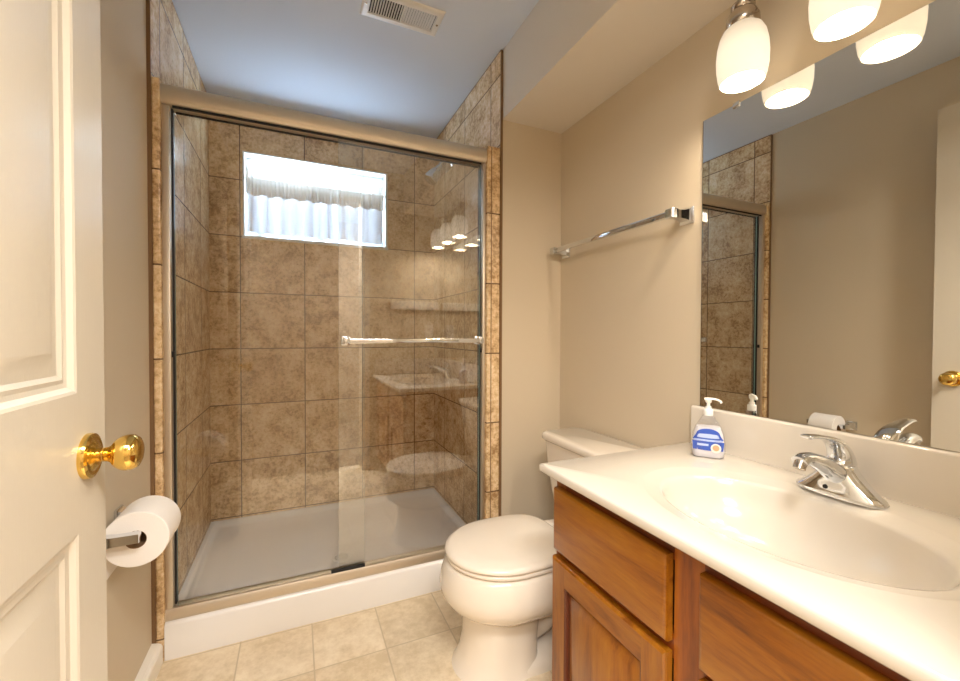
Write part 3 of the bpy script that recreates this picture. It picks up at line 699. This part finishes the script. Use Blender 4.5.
# ------------------------------------------------------------------ soap bottle
SX, SY = 1.04, 0.79
sa = math.atan2(-SY, -SX) + PI/2     # local +x = to the viewer's right, local -y faces the viewer
soap = thing('soap_bottle', 'clear pump soap bottle with blue label at the sink corner', 'soap bottle', (SX, SY, TZ1))
soap.rotation_euler = (0, 0, sa)
def sobj(name, bm, m, lab=None, parent=None):
    o = obj(name, bm, m, None, 50); o.parent = parent or soap
    if lab: tag(o, lab)
    return o
def brings(sc_=1.0):
    return [rr(0, 0, hx*sc_, hy*sc_, min(hx, hy)*sc_*0.85, z, 6) for z, hx, hy in ((0.001, .036, .018), (0.004, .040, .0215), (0.02, .042, .023), (0.045, .0415, .023), (0.066, .038, .0225), (0.084, .031, .020), (0.099, .0225, .0165), (0.110, .0150, .0135), (0.118, .0110, .0110))]
bm = bmesh.new(); loft(bm, brings()); sobj('bottle', bm, 'clearplastic', 'clear plastic bottle')
bm = bmesh.new(); loft(bm, brings(0.94)[0:6]); sobj('liquid_soap', bm, 'soapliquid', 'milky soap filling')
def lab_strip(z0, z1, w0, w1, y, m, name, top_arc=0.0, lab=None, par=None, x0=0):
    bm = bmesh.new(); n = 16; A, B = [], []
    for i in range(n+1):
        t = i/n*2-1; ww = math.sqrt(max(0, 1-t*t))
        x = t*w0 + x0; yy = -(0.0236 + y) + 0.006*t*t*(w0/.036)**2
        A.append((x, yy, z0-top_arc*0.3*ww)); B.append((t*w1+x0, yy, z1+top_arc*ww))
    L = [[bm.verts.new(p) for p in R] for R in (A, B)]
    K = [[bm.verts.new((p[0], p[1]+0.0008, p[2])) for p in R] for R in (A, B)]
    for i in range(n):
        bm.faces.new((L[0][i], L[0][i+1], L[1][i+1], L[1][i])); bm.faces.new((K[0][i], K[1][i], K[1][i+1], K[0][i+1]))
        bm.faces.new((L[0][i], K[0][i], K[0][i+1], L[0][i+1])); bm.faces.new((L[1][i], L[1][i+1], K[1][i+1], K[1][i]))
    return sobj(name, bm, m, lab, par)
lb = lab_strip(0.022, 0.046, 0.036, 0.0385, 0.0004, 'labelblue', 'label', 0.0, 'blue printed label')
lab_strip(0.051, 0.062, 0.037, 0.030, 0.0004, 'labelblue', 'label_crest', 0.019, 'blue arched label top', lb)
lab_strip(0.0565, 0.064, 0.027, 0.024, 0.0012, 'labelpale', 'label_print', 0.003, 'pale lettering band', lb)
lab_strip(0.0465, 0.0515, 0.034, 0.034, 0.0004, 'labelpale', 'label_band', 0.0, 'pale blue band', lb)
lab_strip(0.034, 0.040, 0.014, 0.014, 0.0012, 'labelpale', 'label_line', 0.0, 'pale printed line', lb, -0.012)
bm = bmesh.new(); lathe(bm, [(0.0125, 0), (0.0125, 0.0008)], (0.019, -0.0246, 0.030), (0, -1, 0), 24); sobj('label_disc', bm, 'plasticwhite', 'white round spot', lb)
bm = bmesh.new(); lathe(bm, [(0.008, 0), (0.008, 0.0006)], (0.019, -0.0256, 0.031), (0, -1, 0), 20); sobj('label_spot', bm, 'labelorange', 'peach coloured spot', lb)
bm = bmesh.new(); lathe(bm, [(0.0118, 0.114), (0.0120, 0.129), (0.0110, 0.131), (0.0082, 0.132), (0.0075, 0.139)], (0, 0, 0), 'z', 24); sobj('pump_collar', bm, 'plasticwhite')
bm = bmesh.new()
lathe(bm, [(0.0045, 0.138), (0.0045, 0.148), (0.0075, 0.150), (0.0085, 0.158), (0.0065, 0.160)], (0, 0, 0), 'z', 20)
tube(bm, curve([(-0.010, 0, 0.1585), (0.0, 0, 0.160), (0.018, 0, 0.159), (0.028, 0, 0.155), (0.031, 0, 0.150)], 6), 0.0045, 0.0032, n=12)
sobj('pump_nozzle', bm, 'plasticwhite')

# ------------------------------------------------------------------ mirror
mir = thing('vanity_mirror', 'large frameless mirror on the wall above the sink', 'mirror', (XR, 0.48, 0.853))
obj('mirror_glass', bx(XR-0.0055, XR-0.0005, YR+0.004, 0.888, 0.853, 1.719), 'mirror', mir, None)
obj('mirror_edge', bx(XR-0.0050, XR-0.0005, 0.888, 0.8895, 0.853, 1.719), 'dark', mir, None)
for y in (0.785, 0.20):
    obj('mirror_clip', bx(XR-0.009, XR-0.0005, y-0.010, y+0.010, 1.709, 1.726, bev=0.002), 'chrome', mir)

# ------------------------------------------------------------------ vanity light
vl = thing('vanity_light', 'wall light bar with three frosted white glass shades above the mirror', 'wall light', (XR, 0.492, 1.93))
bm = bmesh.new(); box(bm, XR-0.024, XR-0.0005, 0.30, 0.68, 1.935, 1.985, 0.008, 3); obj('back_bar', bm, 'nickel', vl, 40)
for y in (0.707, 0.492, 0.277):
    x = 1.040
    bm = bmesh.new(); tube(bm, curve([(XR-0.022, min(max(y, 0.315), 0.665), 1.955), (XR-0.05, min(max(y, 0.315), 0.665)*0.5+y*0.5, 1.955), (x+0.012, y, 1.948), (x, y, 1.935), (x, y, 1.915)], 6), 0.0065, n=12, side=Vector((0, 1, 0))); obj('arm', bm, 'nickel', vl)
    bm = bmesh.new(); lathe(bm, [(0.008, 1.920), (0.018, 1.917), (0.027, 1.908), (0.027, 1.901), (0.0235, 1.896), (0.032, 1.886), (0.0375, 1.872), (0.0380, 1.858), (0.034, 1.851)], (x, y, 0), 'z', 32); so = obj('socket', bm, 'nickel', vl, 40)
    prof = [(0.027, 1.854), (0.034, 1.852), (0.0435, 1.844), (0.0515, 1.828), (0.0565, 1.805), (0.0585, 1.778), (0.0575, 1.750), (0.054, 1.727), (0.0505, 1.715)]
    inner = [(r-0.003, z) for r, z in prof[::-1]]
    bm = bmesh.new(); lathe(bm, prof + [(0.049, 1.714)] + inner, (x, y, 0), 'z', 40, False, False)
    shd = tag(obj('lamp_shade', bm, 'shade', vl, 60), 'frosted white glass shade')
    bm = bmesh.new(); lathe(bm, [(0.013, 1.848), (0.014, 1.835), (0.022, 1.815), (0.026, 1.797), (0.022, 1.779), (0.011, 1.770), (0.0, 1.769)], (x, y, 0), 'z', 24, True, False); obj('bulb', bm, 'bulb', shd)
    ld = bpy.data.lights.new('bulb_light', 'POINT'); ld.energy = LAMP_POWER; ld.color = LAMP_COLOR; ld.shadow_soft_size = 0.025
    lo = bpy.data.objects.new('bulb_light', ld); col.objects.link(lo); lo.location = (x, y, 1.735); lo.parent = vl; lo.matrix_parent_inverse = Matrix.Translation(-Vector(vl.location))

# ------------------------------------------------------------------ towel bar on the wall
tbw = thing('towel_bar', 'chrome wall towel bar above the toilet tank', 'towel bar', (XR, 1.266, 1.447))
for y in (0.945, 1.590):
    bm = bmesh.new()
    def sq(x, h): return [Vector((x, y+a*h, 1.447+b*h)) for a, b in ((1, 1), (-1, 1), (-1, -1), (1, -1))]
    loft(bm, [sq(XR-0.0005, .026), sq(XR-.005, .026), sq(XR-.008, .023), sq(XR-.014, .0175), sq(XR-.028, .0135), sq(XR-.05, .0125), sq(XR-.072, .0145), sq(XR-.082, .0145), sq(XR-.084, .012)])
    obj('post', bm, 'chrome', tbw, 25)
obj('bar', bx(XR-.077, XR-.061, 0.945+0.0125, 1.590-0.0125, 1.438, 1.456, bev=0.001), 'chrome', tbw, 30)

# ------------------------------------------------------------------ ceiling vent
cv = thing('ceiling_vent', 'white louvred air vent in the ceiling in front of shower', 'vent', (0.38, 1.608, ZC))
vx0, vx1, vy0, vy1, zv = 0.228, 0.531, 1.533, 1.678, ZC
bm = bmesh.new()
L = [[Vector((a, b, z)) for a, b in ((vx0+i, vy0+i), (vx1-i, vy0+i), (vx1-i, vy1-i), (vx0+i, vy1-i))] for i, z in ((0, zv-0.0002), (0.002, zv-0.003), (0.010, zv-0.007), (0.026, zv-0.008), (0.028, zv-0.006), (0.028, zv-0.0004))]
loft(bm, L, False, False); box(bm, 0.3765, 0.3825, vy0+0.027, vy1-0.027, zv-0.008, zv-0.001)
obj('vent_frame', bm, 'ventwhite', cv, 30)
obj('duct_opening', bx(vx0+0.027, vx1-0.027, vy0+0.027, vy1-0.027, zv-0.0008, zv-0.0003), 'dark', cv, None)
bm = bmesh.new()
for side, x0, x1 in ((1, vx0+0.031, 0.3755), (-1, 0.3835, vx1-0.031)):
    for k in range(12):
        xc = x0 + (x1-x0)*(k+0.5)/12; t = 0.0038
        L = [[Vector((xc + sx*0.0028*side - 0.0006*s2, yy, zv-0.0045 + sx*0.0030)) for sx, s2 in ((1, 1), (1, -1), (-1, -1), (-1, 1))] for yy in (vy0+0.028, vy1-0.028)]
        loft(bm, L)
obj('louvres', bm, 'ventwhite', cv, None)
for x in (vx0+0.014, vx1-0.014):
    bm = bmesh.new(); lathe(bm, [(0.004, 0), (0.004, 0.0015), (0.0025, 0.002)], (x, (vy0+vy1)/2, zv-0.0072), (0, 0, -1), 14); obj('screw', bm, 'nickel', cv)

# ------------------------------------------------------------------ things only seen mirrored in the glass
shelf = tag(obj('wall_shelf', bx(0.72, 1.115, YR+0.0005, YR+0.035, 1.245, 1.31, bev=0.006), 'trimwhite', None, 40), 'white wall ledge beside the mirror, seen reflected in the shower glass', 'shelf')
outl = thing('outlet_plate', 'small white outlet plate above the side splash, seen in the shower glass', 'outlet', (1.04, YR, 1.07))
obj('plate', bx(1.005, 1.075, YR+0.0003, YR+0.006, 1.01, 1.125, bev=0.002), 'plasticwhite', outl)
for z in (1.045, 1.09): obj('socket', bx(1.025, 1.055, YR+0.006, YR+0.0075, z-0.014, z+0.014, bev=0.0005), 'trimwhite', outl)
